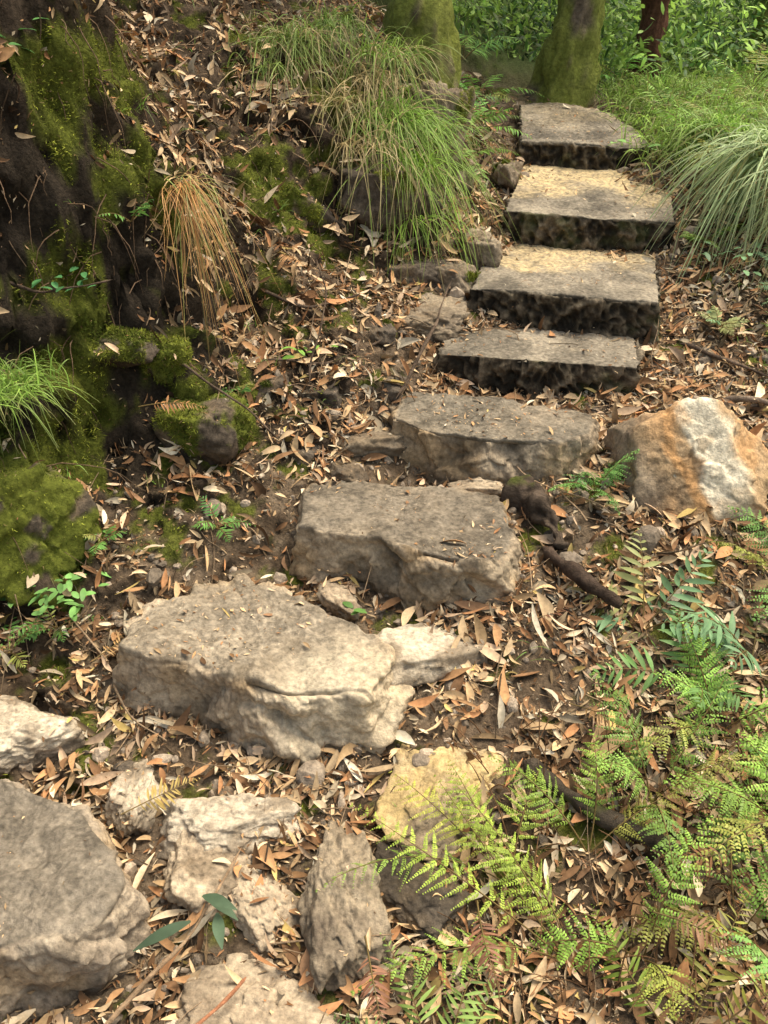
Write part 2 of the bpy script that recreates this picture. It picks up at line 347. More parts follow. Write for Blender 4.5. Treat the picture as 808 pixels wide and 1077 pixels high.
def bcol(V, P, C, n, n2):
    x = P[:,0]+.5*P[:,2]; C = mixc(C,(.46,.31,.17),ss(-.2,-.06,x+fbm(V,6,3,5)*.18)*.75)
    w = ss(.02, .05, x+fbm(V,5,4,4)*.08)*ss(.26,.19,x+fbm(V,6,3,9)*.10)*(1-.5*ss(.55,.68,fbm(V,12,4,77)*.5+.5)); C = mixc(C, (.74,.65,.49), w*.95)
    o = ss(.05, .015, abs(x-.01+fbm(V,6,4,8)*.12)); o = np.maximum(o, ss(.5,.66,fbm(V,7,4,18)*.5+.5)*ss(-.2,.0,x)*.7)
    C = mixc(C, (.50,.27,.11), o*.8)
    C = mixc(C, (.09,.07,.05), ss(.53,.62,fbm(V,5,4,61)*.5+.5)*ss(.02,-.08,x)*.7)
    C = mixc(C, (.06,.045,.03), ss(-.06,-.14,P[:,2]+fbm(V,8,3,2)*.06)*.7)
    return C
# flat slab leaning back against the slope
rock((1.245,3.05,.49),(.27,.24,.27),-.16,0,3,6,12,(.16,.12,.085),(.40,.31,.21),colf=bcol,name='boulder',soft=110,amp=.02,fa=.09,
     planes=[(-.05,-.78,.55,.52),(.66,-.35,.62,.80),(-.90,-.3,.12,.98),(-.5,.1,.75,1.02),(.1,.9,.3,.6),(1,-.05,-.1,1.12),(0,-1,-.1,1.0),(.3,-.9,.1,.9),(0,0,-1,1.2),(.0,.3,1,1.12)])
PALE=((.31,.25,.18),(.67,.57,.43)); TAN=((.25,.19,.13),(.52,.415,.29)); DK=((.045,.035,.026),(.15,.12,.09)); MD=((.13,.10,.072),(.36,.29,.20))
RK=[((-1.22,2.0,.08),(.22,.17,.13),PALE,0),((-.77,1.82,.0),(.17,.08,.08),PALE,0),((-.44,1.72,.0),(.24,.13,.1),PALE,0),((-.56,1.6,-.04),(.15,.13,.1),TAN,0),
((-.36,1.50,-.07),(.17,.1,.09),TAN,0),((-.12,1.45,-.02),(.12,.22,.14),MD,0),((-.3,1.2,-.12),(.26,.17,.10),TAN,0),((-.52,1.12,-.12),(.14,.1,.07),PALE,0),((.08,1.5,-.03),(.15,.16,.11),DK,0),
((.10,2.32,.165),(.24,.17,.11),PALE,0),((.22,1.88,.02),(.2,.27,.11),'Y',0),((-.15,2.52,.22),(.13,.08,.07),TAN,0),((.42,3.06,.40),(.16,.07,.07),TAN,0),
((.38,2.2,.07),(.15,.2,.08),MD,0),
((.52,4.6,.95),(.13,.12,.15),MD,0),((.73,5.45,1.18),(.12,.1,.13),MD,.15),((.36,4.40,.86),(.15,.12,.14),MD,.1),((.2,4.05,.75),(.27,.19,.12),MD,0),
((-.06,3.36,.45),(.24,.17,.12),MD,0),((-.38,3.25,.45),(.17,.13,.12),DK,0),((-.05,4.62,1.2),(.33,.22,.34),DK,.25),((-.48,4.42,1.18),(.28,.16,.26),DK,.4),((.25,5.2,1.4),(.25,.22,.46),MD,.35),
((.12,4.85,1.12),(.18,.15,.22),DK,.3),((-1.38,2.62,.48),(.35,.25,.42),DK,.85),((-.72,3.08,.66),(.2,.14,.17),DK,.75),((-.86,3.22,.93),(.1,.09,.1),DK,.95),
((1.55,3.9,.66),(.1,.08,.07),TAN,0),((.42,5.3,1.2),(.16,.14,.16),MD,.4),
((-1.0,3.1,1.0),(.14,.1,.1),DK,.5),((.18,4.38,.88),(.2,.12,.13),DK,.1),
((-.05,3.62,.60),(.17,.12,.11),DK,.2),((-.25,3.5,.60),(.13,.12,.12),DK,.2),((-.18,3.15,.42),(.12,.1,.08),DK,0),((-.5,3.45,.68),(.14,.1,.1),DK,.3),((-.05,3.9,.78),(.15,.1,.1),DK,.1),((.08,3.5,.52),(.1,.12,.1),MD,0)]
def ycol(V,P,C,n,n2): return mixc(C,(.58,.42,.18),ss(.3,.6,n)*.75)
for k,(l,s,c,m) in enumerate(RK):
    lv = 6 if (l[1] < 2.2 or max(s) > .25) else 5
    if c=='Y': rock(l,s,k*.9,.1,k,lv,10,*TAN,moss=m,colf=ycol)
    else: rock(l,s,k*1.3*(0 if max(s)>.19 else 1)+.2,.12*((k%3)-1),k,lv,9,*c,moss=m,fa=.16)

# pebbles / rubble
ac = Acc(); P, N = tri_scatter(TV, TF, 3000, lambda c,n: (c[:,0]>-1.7)*(c[:,0]<2.4)*(c[:,1]>.8)*(c[:,1]<6.3)*(ss(1.3,.3,pathd(c))+.05)*ss(.6,.85,n[:,2]))
D, F = ico(2)
for p in P:
    s = R.gamma(1.6, .006)+.003; a = nz(R.normal(size=(7,3))); rr_ = np.minimum(1.2, 1/np.maximum((D@a.T/R.uniform(.6,.9,7)).max(1),.5))
    q = D*rr_[:,None]*(s*R.uniform(.5,1.3,3))
    c = np.array([.34,.27,.2])*R.uniform(.3,1.4); ac.add(q+p, F, np.tile(c,(len(D),1)))
ac.mk('gravel', M_stone, smooth=False)

# ------------------------------------------------------------------ leaf litter
PAL = np.array([(.58,.39,.21),(.64,.46,.27),(.41,.23,.11),(.20,.11,.055),(.65,.52,.35),(.48,.24,.11),(.61,.43,.28),(.70,.60,.44),(.29,.165,.09),(.56,.41,.15)])
PW = np.array([.17,.16,.15,.13,.09,.09,.10,.05,.04,.02]); PW = PW/PW.sum()
def litter(P, N, Ls, lo=0., hi=.02, tilt=.35, ns=6, rag=1., dark=1.):
    n = len(P); N2 = nz(N+R.normal(size=(n,3))*tilt*np.array([1,1,.4])); N2[:,2] = np.where(N2[:,2]<-.3,-N2[:,2],N2[:,2])
    D = nz(np.cross(N2, nz(R.normal(size=(n,3))))); 
    L = np.minimum(Ls*np.exp(R.normal(size=n)*.42),.14); W = L*R.uniform(.12,.34,n)*rag; fat = R.random(n)<.12; W[fat] *= 1.6
    B = P+N*R.uniform(lo, hi, n)[:,None]-D*(L/2)[:,None]
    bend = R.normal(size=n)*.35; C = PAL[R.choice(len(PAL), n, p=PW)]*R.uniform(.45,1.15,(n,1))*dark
    B = B+N2*(np.maximum(bend,0)*L*.4)[:,None]
    return leafs(B, D, N2, L, W, bend, C, ns, 'lance', .5, wob=R.normal(size=n)*.11)
def dl(c, n):
    z = n[:,2]; d = (c[:,0]>-2.2)*(c[:,0]<2.8)*(c[:,1]>.7)*(c[:,1]<7)
    cl = ss(-.25,.2,fbm(c,3.2,4,91)+.06)*.85+.15
    cl = np.maximum(cl, ss(.8,1.1,c[:,0]-(c[:,1]-3)*.35)*.6)
    bankdark = ss(.5,.3,np.linalg.norm((c-np.array([-1.05,3.05,1.2]))*np.array([.8,1,.6]),axis=1))
    landing = 1-.9*ss(.55,.4,pathd(c))*ss(5.6,5.8,c[:,1])
    return d*(ss(.3,.8,z)*.96+.04)*cl*(1-.92*mossmask(c))*(1-.93*bankdark)*(.3+.7*ss(6.8,5.5,c[:,1]))*landing
def dw(c, n): return dl(c,n)**.6
ac = Acc()
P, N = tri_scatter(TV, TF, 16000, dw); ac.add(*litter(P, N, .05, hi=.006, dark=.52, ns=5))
P, N = tri_scatter(TV, TF, 20000, dl); ac.add(*litter(P, N, .056, lo=.004, hi=.024))
P, N = tri_scatter(TV, TF, 28000, dl); ac.add(*litter(P, N, .030, hi=.014, ns=5, tilt=.45))
P, N = tri_scatter(TV, TF, 60000, dw); ac.add(*litter(P, N, .014, hi=.008, ns=3, rag=1.8, tilt=.5, dark=.9))
P, N = tri_scatter(TV, TF, 600, lambda c,n: dl(c,n)*(c[:,1]<4)); ac.add(*litter(P, N, .09, lo=.01, hi=.03))
for V_, F_ in SURF:
    big = len(V_) > 50000
    fz = lambda c,n: ss(.6,.95,abs(n[:,2]))*(ss(-.1,.4,fbm(c,3,2,5))+.02)
    P, N = tri_scatter(V_, F_, 20 if big else 8, fz); N = N*np.sign(N[:,2:3]); ac.add(*litter(P, N, .033, lo=.002, hi=.006, tilt=.15))
    P, N = tri_scatter(V_, F_, 220 if big else 25, fz); N = N*np.sign(N[:,2:3]); ac.add(*litter(P, N, .010, lo=.001, hi=.003, tilt=.2, ns=3, rag=1.6))
ac.mk('leaf_litter', M_litter)
# twigs
ac = Acc(); P, N = tri_scatter(TV, TF, 3200, dw)
for k, (p, n) in enumerate(zip(P, N)):
    L = R.gamma(2.2,.05)+.04; r = R.uniform(.001,.003)
    if k < 110: L = R.uniform(.2,.5); r = R.uniform(.002,.0045)
    d = nz(np.cross(n, R.normal(size=3))+n*R.uniform(-.05,.12)); w = R.normal(size=3)*L*.06
    t = np.linspace(-.5,.5,8)[:,None]; q = p+n*(.014+.03*(k<110))+d*t*L+w*np.sin(t*5+R.random()*3)
    ac.add(*tube(q, np.linspace(r,r*.5,8), 5, np.array([.30,.21,.13])*R.uniform(.25,1.4)))
P, N = tri_scatter(TV, TF, 420, lambda c,n: (c[:,0]<.2)*(c[:,0]>-2)*(c[:,1]<5)*(c[:,1]>2.2)*ss(.7,.35,n[:,2]))
for p, n in zip(P, N):
    L = R.uniform(.06,.32); t = np.linspace(0,1,7)[:,None]; hd = np.array([n[0],n[1],0])*.35+R.normal(size=3)*.25
    q = p+hd*L*np.sin(t*1.6)+np.array([0,0,-1])*L*t**1.4+R.normal(size=(7,3))*.004
    ac.add(*tube(q, np.linspace(.0028,.0008,7), 4, np.array([.2,.13,.08])*R.uniform(.3,1.4)))
ac.mk('twigs', M_bark)
def stick(pts, r, col=(.12,.085,.06), name='fallen_branch', k=14, disp=.02):
    P = np.array(pts, float); t = np.linspace(0, len(P)-1, 60); Q = np.stack([np.interp(t, np.arange(len(P)), P[:,j]) for j in range(3)],1)
    kk = np.ones(9)/9; Qs = np.stack([np.convolve(np.pad(Q[:,j],4,'edge'),kk,'valid') for j in range(3)],1)
    Qs += np.stack([fbm(Qs,5,2,j) for j in range(3)],1)*.02
    V,F,C = tube(Qs, r*np.linspace(1,.6,60)*np.clip(np.linspace(0,12,60),.1,1)*np.clip(np.linspace(12,0,60),.1,1), k, col, disp, 3); C = C*(1+fbm(V,20,3,2)[:,None]*.8)
    if r > .02: C = mixc(C,(.1,.12,.02),ss(.2,.4,fbm(V,7,3,5))*.8)
    return mk(name, V, F, M_bark, C)
stick([(.56,2.99,.44),(.64,2.82,.42),(.68,2.66,.36)], .06, (.075,.055,.04), 'rotten_log', 36, .09)
stick([(.6,2.70,.37),(.72,2.5,.36),(.86,2.4,.31)], .022, (.08,.055,.04), 'rotten_log', 20, .03)
stick([(.42,1.9,.09),(.6,1.72,.07),(.9,1.55,.05)], .028, (.07,.055,.04), 'rotten_log', 24, .03)
stick([(.05,3.45,.60),(.22,3.8,.82),(.33,4.15,.95)], .008, disp=.006)
stick([(-.32,3.35,.72),(-.25,3.6,1.05),(-.3,3.8,1.15)], .005, disp=.004)
stick([(-.55,3.5,.8),(-.25,3.55,.75),(.0,3.75,.8)], .008, disp=.006)
stick([(-.6,3.9,1.0),(-.35,3.75,.93),(-.1,3.95,.95)], .009, disp=.006)
stick([(-.9,3.2,.95),(-.6,3.1,.8),(-.4,3.05,.62)], .006, disp=.004)
stick([(-1.5,3.0,1.35),(-1.2,2.95,1.25),(-.95,3.0,1.3)], .006, disp=.004)
stick([(-.75,1.05,.0),(-.5,1.35,.05),(-.4,1.6,.07)], .007,(.34,.23,.14),disp=.004)
stick([(-.5,1.1,0),(-.36,1.25,.02)], .006,(.34,.15,.08),disp=.004)
stick([(1.4,3.9,.72),(1.75,3.6,.68)], .012,disp=.006)
stick([(1.5,3.5,.62),(1.9,3.3,.62)], .016,(.2,.15,.11),disp=.008)

# ------------------------------------------------------------------ moss fuzz
ac = Acc()
def mossadd(P, N, L=.010):
    n = len(P); D = nz(N+R.normal(size=(n,3))*.6); side = nz(np.cross(D, R.normal(size=(n,3))))
    v = ss(-.35,.3,fbm(P,14,3,6)); C = mixc((.055,.075,.012),(.25,.27,.04),v)*R.uniform(.5,1.5,(n,1))
    br = R.random(n)<.1; C[br] = np.array((.15,.11,.05))
    ac.add(*leafs(P, D, side, L*R.uniform(.5,1.8,n), L*.3, .2, C, 3, 'grass', None))
P, N = tri_scatter(TV, TF, 62000, lambda c,n: (abs(c[:,0])<3)*(c[:,1]<7)*(c[:,1]>1)*mossmask(c)); mossadd(P, N)
for V_, F_, mm in MOSSR:
    P, N = tri_scatter(V_, F_, 3500 if len(V_)<20000 else 10000, lambda c,n: mm[F_].mean(1)+1e-6); mossadd(P, N)
ac.mk('moss', M_moss)

# ------------------------------------------------------------------ grasses
def tuft(name, base, n, L, W, az=None, azs=3.14, el=(.7,1.4), bend=.8, c=(.14,.24,.05), rad=.06, c2=(.3,.3,.1), tip=(.3,.28,.12), dry=.15):
    B = np.array(base)+np.c_[R.normal(size=(n,2))*rad, R.normal(size=n)*.01]
    a = R.uniform(-np.pi,np.pi,n) if az is None else az+R.normal(size=n)*azs
    e = R.uniform(el[0], el[1], n); D = np.c_[np.cos(a)*np.cos(e), np.sin(a)*np.cos(e), np.sin(e)]
    Ln = L*R.uniform(.35,1.15,n)
    ns = 8; t = np.linspace(0,1,ns); bb = bend*R.uniform(.5,1.5,n)
    mid = B[:,None]+D[:,None]*(t[None]*Ln[:,None])[...,None]; mid[:,:,2] -= (t**2)[None]*(bb*Ln)[:,None]
    S = nz(np.cross(D, np.tile([0,0,1.],(n,1)))+R.normal(size=(n,3))*.35); mid += S[:,None]*((t**2)[None]*(R.normal(size=n)*.2*Ln)[:,None])[...,None]
    w = (1-t*.96)**.6*W*.5; off = S[:,None]*w[None,:,None]*R.uniform(.6,1.2,n)[:,None,None]
    V = np.stack([mid-off, mid+off],2).reshape(-1,3); i = np.arange(ns-1)*2; q = np.stack([i,i+1,i+3,i+2],-1)
    F = (np.arange(n)[:,None,None]*(ns*2)+q[None]).reshape(-1,4)
    C = np.tile(np.array(c,float),(n,1))*R.uniform(.55,1.4,(n,1)); dm = R.random(n)<dry; C[dm] = np.array(c2)*R.uniform(.6,1.3,(dm.sum(),1))
    C = C[:,None]*(1-(t**3)[None,:,None]*.6)+np.array(tip)*(t**3)[None,:,None]*.6
    C = np.repeat(C.reshape(-1,3),2,0)
    if isinstance(name, Acc): name.add(V,F,C)
    else: return mk(name, V, F, M_green, C)
def on(x, y, dz=0): return (x, y, h1(x,y)+dz)
tuft('grass_tuft', (-1.30,2.72,1.0), 500, .26, .006, None, 0, (.3,1.4), .9, (.22,.36,.06), .07)
tuft('grass_tuft', (2.10,4.85,1.40), 430, .75, .012, -2.5, .55, (.3,1.1), 1.15, (.36,.47,.22), .1, tip=(.5,.5,.28))
tuft('grass_tuft', (2.3,4.5,1.3), 260, .7, .012, -2.5, .7, (.3,1.2), 1.0, (.34,.44,.2), .1)
tuft('grass_tuft', (2.0,5.5,1.45), 300, .45, .009, -2.3, 1.2, (.3,1.3), .9, (.26,.42,.08), .12)
tuft('grass_tuft', (1.98,5.15,1.3), 160, .35, .008, -2.3, 1.2, (.3,1.3), .9, (.24,.4,.08), .10)
for b,n,L,a,c,dr in [((.02,4.85,1.58),300,.62,-1.2,(.23,.38,.06),.1),((.12,4.72,1.38),240,.52,-1.2,(.24,.40,.05),.08),((-.22,4.85,1.65),130,.45,-1.8,(.34,.30,.12),.5),((-.5,5.15,1.92),240,.5,-1.7,(.2,.28,.06),.25),
                  ((-.3,5.4,1.98),180,.45,-1.5,(.19,.29,.06),.2),((.0,5.2,1.85),200,.45,-1.3,(.22,.34,.06),.2),((.16,4.58,1.15),110,.32,-1.2,(.23,.40,.05),.1),((-.62,5.0,1.8),130,.4,-2.0,(.2,.28,.06),.25),
                  ((-.1,4.6,1.5),90,.35,-1.4,(.38,.30,.14),.6),((.22,5.0,1.5),140,.4,-1.0,(.22,.38,.06),.1),((-.05,5.0,1.75),120,.4,-1.6,(.40,.32,.16),.7)]:
    tuft('grass_tuft', b, n, L, .0075, a, .8, (.0,1.2), 1.0, c, .08, c2=(.44,.34,.17), dry=dr)
tuft('dry_grass_tuft', (-.80,3.56,1.50), 120, .38, .005, -1.1, .28, (-.7,.5), .95, (.50,.27,.10), .035, c2=(.24,.27,.08), tip=(.55,.34,.14), dry=.2)
tuft('dry_grass_tuft', (-.80,3.60,1.52), 50, .26, .005, -1.2, .7, (-.2,1.0), .9, (.24,.30,.08), .04, c2=(.55,.38,.18), tip=(.5,.36,.16), dry=.5)
ac = Acc()
for k in range(240):
    x = R.uniform(1.8,5.0); y = R.uniform(5.4,10)
    if k > 150: x = R.uniform(1.75,2.6); y = R.uniform(5.5,7.5)
    tuft(ac, on(x,y), 45, .34, .011, -1.8, 1.5, (.4,1.4), .75, np.array((.28,.43,.08))*R.uniform(.5,1.3), .12)
for k in range(30):
    x = R.uniform(-3,.3); y = R.uniform(5.6,9)
    tuft(ac, on(x,y), 40, .35, .01, -1.6, 1.2, (.2,1.2), .9, np.array((.18,.3,.07))*R.uniform(.6,1.2), .1)
for k in range(190):
    x = R.uniform(-1.6,2.3); y=R.uniform(1.2,6)
    if pathd(np.array([[x,y,0]]))[0] < .65 : continue
    tuft(ac, on(x,y), 10, .13, .004, None, 1, (.4,1.4), .7, (.19,.33,.06), .03)
ac.mk('undergrowth_grass', M_green)

# ------------------------------------------------------------------ ferns
def frond(ac, base, az, L, el, droop, npr=22, pl=.16, style='bi', c=(.12,.24,.04), roll=0, pw=.02, stem=.24, tipc=None, rc=(.20,.14,.05), gap=.25):
    n = 36; t = np.linspace(0,1,n); e = el-droop*t**1.2; azt = az+R.normal()*.4*t
    T = np.c_[np.cos(azt)*np.cos(e), np.sin(azt)*np.cos(e), np.sin(e)]; P = np.array(base)+np.cumsum(T,0)*L/n
    roll = roll+R.normal()*.3
    S = nz(np.cross(T, [0,0,1.])); N = np.cross(S, T); S = S*math.cos(roll)+N*math.sin(roll); N = nz(np.cross(S, T))
    ac.add(*tube(P[::3], np.linspace(.0028,.0008,len(P[::3])), 4, rc))
    tt0 = np.linspace(stem, .985, npr)
    cc = np.array(c)*R.uniform(.7,1.25)
    rnd = R.random()
    if rnd < .16: cc = cc*.5+np.array((.40,.29,.08))*.5
    elif rnd < .28: cc = cc*np.array([.75,.85,1.0])
    for sd in (-1,1):
        keep = R.random(npr) > gap*.35; tt = tt0[keep]+R.normal(size=keep.sum())*.005; m_ = len(tt)
        ii = np.clip(tt,0,.995)*(n-1); i0 = ii.astype(int); B = P[i0]+(P[np.minimum(i0+1,n-1)]-P[i0])*(ii-i0)[:,None]
        u = (tt-stem)/(1-stem); u = np.clip(u,0,1); ln = pl*np.clip(np.minimum(1, .5+u*2.0)*(1-u**1.4)**.9+.03,.03,1)*R.uniform(.75,1.1,m_)
        an = .3+.5*u+R.normal(size=m_)*.1; D = nz(S[i0]*sd*np.cos(an)[:,None]+T[i0]*np.sin(an)[:,None]-N[i0]*R.uniform(-.15,.45,m_)[:,None]); NN = nz(N[i0]+R.normal(size=(m_,3))*.2)
        if style == 'simple':
            C = np.tile(cc,(m_,1))*R.uniform(.75,1.25,(m_,1)); ac.add(*leafs(B, D, NN, ln, pw*np.clip(ln/pl,.4,1), .2, C, 6, 'lance', .2))
        else:
            for b,d,nn,l in zip(B,D,NN,ln):
                m = max(3, int(l/(pw*.72))); q = np.linspace(.05,.97,m)
                s2 = np.cross(nn,d); bb = b+d*(q*l)[:,None]-nn*(q**2*l*.28)[:,None]
                lw = pw*1.3*np.clip(1.05-q**1.6,.2,1)*min(1,.4+l/pl)*R.uniform(.8,1.15,m)
                C = np.tile(cc*R.uniform(.75,1.2),(m,1))*R.uniform(.75,1.25,(m,1))
                for s3 in (-1,1):
                    DD = nz(s2*s3+d*.65)[None]+R.normal(size=(m,3))*.14-nn*.15; ac.add(*leafs(bb, DD, np.tile(nn,(m,1)), lw, pw*.6, .25, C, 4, 'lance', None))
def fern(base, fr, name='fern', **k):
    ac = Acc()
    for az, L, el, dr, *rest in fr: frond(ac, base, az, L, el, dr, **{**k, **(rest[0] if rest else {})})
    return ac.mk(name, M_green)
LIME=(.36,.47,.075); GRN=(.22,.36,.075); BLU=(.19,.33,.16); DEEP=(.08,.2,.045)
def ring(n, L, el, dr, a0=-np.pi, a1=np.pi): 
    return [(a0+(a1-a0)*(k+R.uniform(-.4,.4))/n, L*R.uniform(.55,1.15), el+R.normal()*.25, dr+R.normal()*.25) for k in range(n)]
fern(on(.5,1.32), [(2.5,.66,.75,1.0),(2.85,.78,.7,1.0),(3.15,.65,.6,.9),(2.2,.6,.85,1.0),(1.8,.45,.9,1.1)], c=LIME, pl=.12, pw=.009, npr=17)
fern(on(.36,1.52), [(2.6,.5,.75,1.0),(2.95,.6,.6,.9),(2.1,.42,.8,1.0),(1.3,.38,.9,1.0)], c=LIME, pl=.11, pw=.008, npr=16)
fern(on(.6,1.6), [(2.3,.42,.8,1.0),(1.2,.4,.9,1.0),(.4,.4,.8,1.0)], c=(.28,.42,.07), pl=.11, pw=.009, npr=16)
fern(on(.98,1.38), ring(5,.62,1.1,1.2), c=GRN, pl=.14, pw=.012, npr=17)
fern(on(.82,1.75), ring(5,.5,1.1,1.2), c=GRN, pl=.12, pw=.011, npr=17)
fern(on(1.08,1.98), ring(6,.5,1.1,1.2), c=(.25,.42,.08), pl=.12, pw=.011, npr=16)
fern(on(1.2,1.65,), ring(6,.62,1.15,1.2), c=(.28,.44,.08), pl=.14, pw=.012, npr=17)
fern(on(.7,1.32), ring(3,.5,1.1,1.2), c=(.25,.40,.07), pl=.11, pw=.010, npr=17)
fern(on(.93,2.38), ring(6,.40,.7,1.0,-.5,3.6), c=BLU, style='simple', pl=.13, pw=.028, npr=10)
fern(on(1.28,2.25), ring(6,.43,.8,1.0), c=BLU, style='simple', pl=.13, pw=.028, npr=11)
fern(on(1.05,2.15), ring(4,.38,.9,1.0), c=(.18,.33,.10), style='simple', pl=.11, pw=.022, npr=12)
fern(on(1.5,2.55), ring(6,.40,.9,1.1), c=GRN, pl=.12, pw=.012, npr=15)
fern(on(.85,2.98), ring(7,.26,.9,1.0), c=(.18,.35,.09), pl=.08, pw=.011, npr=13)
fern(on(.12,1.0), [(2.2,.34,.6,.9),(1.2,.42,.9,1.0),(1.7,.42,.9,1),(.8,.4,.8,1)], c=(.32,.46,.12), style='simple', pl=.08, pw=.012, npr=18)
fern(on(.75,1.1), [(.3,.5,.8,1.2),(1.0,.5,1,1.2),(2.4,.45,.7,1.2)], c=(.30,.42,.07), style='simple', pl=.09, pw=.012, npr=20)
fern(on(1.35,1.2), ring(6,.58,1.1,1.2), c=GRN, pl=.14, pw=.012, npr=18)
fern(on(1.5,1.7), ring(6,.55,1.1,1.2), c=GRN, pl=.14, pw=.012, npr=18)
ac = Acc()
for k in range(190):
    x = R.uniform(.3,1.5); y = R.uniform(1.0,2.0); b = np.array(on(x,y,-.01)); a = R.uniform(0,6.28); L = R.uniform(.12,.42); t = np.linspace(0,1,6)[:,None]
    q = b+np.array([math.cos(a)*.5,math.sin(a)*.5,1])*L*t-np.array([0,0,1])*L*.5*t**2; ac.add(*tube(q, np.linspace(.0025,.001,6), 4, np.array((.18,.10,.05))*R.uniform(.5,1.6)))
ac.mk('fern_stems', M_bark)
DB=(.25,.12,.07)
for b,a,c in [((-.78,1.66,.11),.5,(.6,.45,.17)),((-.05,1.3,.1),-1.4,DB),((.25,1.4,.1),-1.6,DB),((.7,1.35,.12),-.4,(.3,.16,.08)),((-.95,3.0,.8),.2,(.4,.2,.08)),((.9,1.2,.1),-1.2,DB),((1.0,1.55,.14),-2.4,(.3,.15,.07)),
              ((.5,2.35,.26),.6,DB),((1.1,2.7,.38),2.4,(.35,.2,.1)),((-1.0,2.2,.22),.9,(.45,.28,.12)),((-.7,2.75,.38),2.2,(.35,.18,.09)),((1.5,3.3,.6),-2.5,DB),((.6,2.05,.18),-.5,(.4,.24,.1)),((-.5,4.0,1.12),-1,(.4,.22,.1))]:
    fern(b, [(a,.26,.15,.4)], name='dead_fern_frond', c=c, style='simple', pl=.06, pw=.010, npr=17)
for x,y,L in [(-1.18,2.4,.2),(-1.32,2.3,.2),(-.65,2.78,.17),(-.95,3.3,.18),(-.6,3.25,.12),(-1.05,2.65,.14)]:
    fern(on(x,y,.02), ring(6,L,.8,1.0), c=(.13,.27,.06), style='simple', pl=.05, pw=.012, npr=10)
for x,y,L,c in [(.42,5.35,.42,GRN),(.5,5.75,.45,GRN),(.3,5.6,.5,DEEP),(.62,6.0,.4,(.2,.4,.07)),(1.95,5.25,.38,GRN),(1.9,4.9,.28,BLU),(1.6,3.95,.2,BLU),(1.7,4.6,.24,GRN),(2.0,4.1,.3,BLU),(1.85,3.6,.22,GRN),(1.9,3.85,.25,GRN),(2.1,5.9,.45,GRN),(1.88,5.7,.38,(.24,.44,.08)),(1.95,6.4,.5,GRN),(2.4,5.4,.45,GRN),(.65,6.6,.45,(.2,.42,.07)),(.6,7.3,.7,(.26,.5,.1)),(1.9,7.6,.6,(.24,.46,.08)),(2.6,6.7,.6,GRN),(3.2,7.6,.7,GRN),(.2,7.6,.7,GRN),(1.7,3.0,.25,GRN),(1.6,2.0,.3,BLU)]:
    fern(on(x,y,.03), ring(8,L,.8,1.1), c=c, style='simple', pl=L*.22, pw=.014, npr=18)
def herb(base, n, L, c, rad=.08, name='herb', wr=.45, prof='oval'):
    a = R.uniform(-np.pi,np.pi,n); B = np.array(base)+np.c_[R.normal(size=(n,2))*rad, R.uniform(0,.08,n)]
    D = np.c_[np.cos(a), np.sin(a), R.uniform(-.2,.5,n)]; C = np.tile(np.array(c),(n,1))*R.uniform(.6,1.4,(n,1))
    V,F,C = leafs(B, D, np.tile([0,0,1.],(n,1))+R.normal(size=(n,3))*.2, L*R.uniform(.6,1.2,n), L*wr, .25, C, 7, prof, .15)
    return mk(name, V, F, M_green, C)
herb((-1.12,3.0,1.25),14,.05,(.07,.2,.07)); herb(on(-1.15,2.45,.05),40,.05,(.18,.36,.10)); herb((-1.3,3.2,2.0),14,.06,(.1,.25,.07)); herb(on(-.35,3.55,.03),9,.05,(.18,.34,.06),.06)
herb(on(1.5,1.95,.05),20,.06,BLU); herb(on(-.12,2.42,.08),3,.06,(.13,.26,.06),.03); herb(on(1.8,4.35,.05),26,.06,BLU,.12); herb(on(1.95,4.7,.05),30,.07,(.2,.36,.12),.14); herb(on(1.9,5.4,.08),40,.07,(.2,.38,.10),.16)
herb((-.5,1.32,.05),4,.15,(.11,.17,.10),.06,'fallen_green_leaves',.22,'lance')

# ------------------------------------------------------------------ trees
def tree(base, r, h, lean, name='tree', moss=.8, bark=(.13,.10,.07), crownr=1.5, nleaf=2400):
    e = bpy.data.objects.new(name, None); sc.collection.objects.link(e)
    t = np.linspace(0,1,120); P = np.array(base)+np.c_[lean[0]*t+.1*np.sin(t*5), lean[1]*t, h*t-.2]
    V,F,C = tube(P, r*(1-.75*t)+r*.7*np.exp(-t*h*3), 90, bark, .09, 5)
    w1,w2 = worley(V*np.array([14,14,3.]),3); C = C*(.5+w1[:,None]); V[:,:2] += (V[:,:2]-np.repeat(P[:,:2],90,0))*((w1-.4)*.2)[:,None]
    m = ss(.3,.6,fbm(V,5,4,12)*.9+.45+.3*(moss-.5)); C = mixc(C,(.17,.20,.03),m*moss)
    mk('trunk', V, F, M_bark, C, parent=e)
    ac = Acc(); lf = Acc()
    for k in range(10):
        s = R.uniform(.6,.98); b = P[int(s*119)]; a = R.uniform(0,6.28); L = R.uniform(.8,crownr); q = np.linspace(0,1,10)[:,None]
        d = np.array([math.cos(a),math.sin(a),.6]); pts = b+d*q*L+np.array([0,0,.3])*q**2
        ac.add(*tube(pts, np.linspace(r*.25,.015,10), 8, bark))
        n = nleaf//10; cen = pts[R.integers(4,10,n)]+R.normal(size=(n,3))*np.array([.35,.35,.25]); c = np.array([(.09,.17,.04)])*R.uniform(.5,1.6,(n,1))
        lf.add(*leafs(cen, R.normal(size=(n,3))-[0,0,.5], R.normal(size=(n,3)), R.uniform(.08,.16,n), .05, .2, c, 4, 'lance', None))
    ac.mk('limbs', M_bark, parent=e); lf.mk('crown', M_green, parent=e)
tree((.2,5.55,1.25), .2, 8, (-.5,1.2)); tree((1.3,7.1,1.45), .17, 8, (.7,.9))
tree((-1.6,8.8,2.6), .22, 8, (.3,.5)); tree((3.8,9.5,1.2), .2, 8, (-.3,.4)); tree((.3,11,1.9), .25, 9, (.2,0)); tree((6,13,1.8), .25, 9, (0,0))
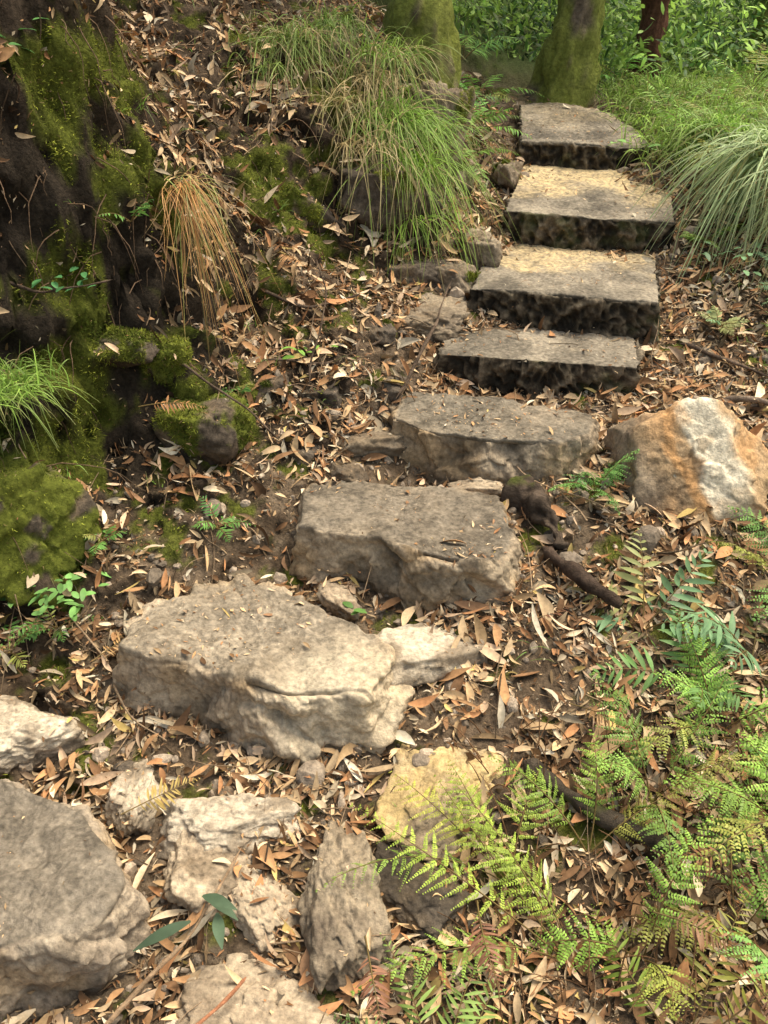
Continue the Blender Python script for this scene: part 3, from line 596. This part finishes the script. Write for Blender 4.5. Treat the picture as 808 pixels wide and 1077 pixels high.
tree((-5,11,4.2), .25, 9, (0,0)); tree((2.6,13.5,2.2), .25, 9, (0,0))
e = bpy.data.objects.new('tree_fern', None); sc.collection.objects.link(e)
t = np.linspace(0,1,40); b = np.array([2.15,8.0,h1(2.15,8.0)-.1]); V,F,C = tube(b+np.c_[.15*t,0*t,3*t], .10, 30, (.12,.055,.035), .08, 9); mk('trunk', V, F, M_bark, C*(.7+.6*R.random((len(C),1))), parent=e)
ac = Acc()
for a in np.arange(0,6.28,.42): frond(ac, b+[.15,0,3], a, 1.5, .9, 1.3, 26, .35, 'simple', GRN, pw=.05)
ac.mk('crown', M_green, parent=e)
lf = Acc()
for k in range(330):
    x = R.uniform(-6,10); y = R.uniform(7.4,16)
    if k > 250: x = R.uniform(-.6,6); y = R.uniform(7.6,11)
    if abs(x-1.3) < .55 and y < 8.5: continue
    s = R.uniform(.3,.9)*(1+(y-7)*.05); g = h1(x,y); n = 190
    d = nz(R.normal(size=(n,3))); P = np.array([x,y,g+s*.4])+d*s*R.uniform(.4,1,(n,1))*np.array([1,1,.8])
    c = np.array((.07,.14,.035) if R.random()<.5 else (.30,.46,.09))*R.uniform(.4,1.5); C = np.tile(c,(n,1))*R.uniform(.6,1.4,(n,1))
    lf.add(*leafs(P, d+R.normal(size=(n,3))*.6, R.normal(size=(n,3))*.5+[0,0,1], R.uniform(.04,.12,n), .03, .25, C, 4, 'lance', None))
lf.mk('background_foliage', M_green)

# ------------------------------------------------------------------ light + camera
w = bpy.data.worlds.new('World'); sc.world = w; w.use_nodes = True; nt = w.node_tree
sk = nt.nodes.new('ShaderNodeTexSky'); sk.sky_type = 'NISHITA'; sk.sun_disc = False
EL, AZ = math.radians(66), math.radians(62)   # azimuth clockwise from +Y
sk.sun_elevation = EL; sk.sun_rotation = AZ; sk.dust_density = 4; sk.air_density = .8; sk.ozone_density = .3
bg = nt.nodes['Background']; bg.inputs[1].default_value = .15
tint = nt.nodes.new('ShaderNodeVectorMath'); tint.operation = 'MULTIPLY'; tint.inputs[1].default_value = (2.35,2.2,1.75)
nt.links.new(sk.outputs[0], tint.inputs[0]); nt.links.new(tint.outputs[0], bg.inputs[0])
sd = bpy.data.lights.new('sun', 'SUN'); sd.energy = 4.1; sd.angle = math.radians(26); sd.color = (1,.965,.86)
so = bpy.data.objects.new('sun', sd); sc.collection.objects.link(so)
dirv = Vector((math.sin(AZ)*math.cos(EL), math.cos(AZ)*math.cos(EL), math.sin(EL)))
so.rotation_euler = dirv.to_track_quat('Z','Y').to_euler()
cd = bpy.data.cameras.new('camera'); co = bpy.data.objects.new('camera', cd); sc.collection.objects.link(co); sc.camera = co
cd.sensor_fit = 'VERTICAL'; cd.sensor_height = 36; cd.lens = 36*900/1077; cd.clip_end = 500; cd.clip_start = .05
co.location = (0,0,2.2); co.rotation_euler = (math.radians(90-32), 0, 0)
sc.view_settings.view_transform = 'Standard'; sc.view_settings.look = 'None'; sc.view_settings.exposure = 0
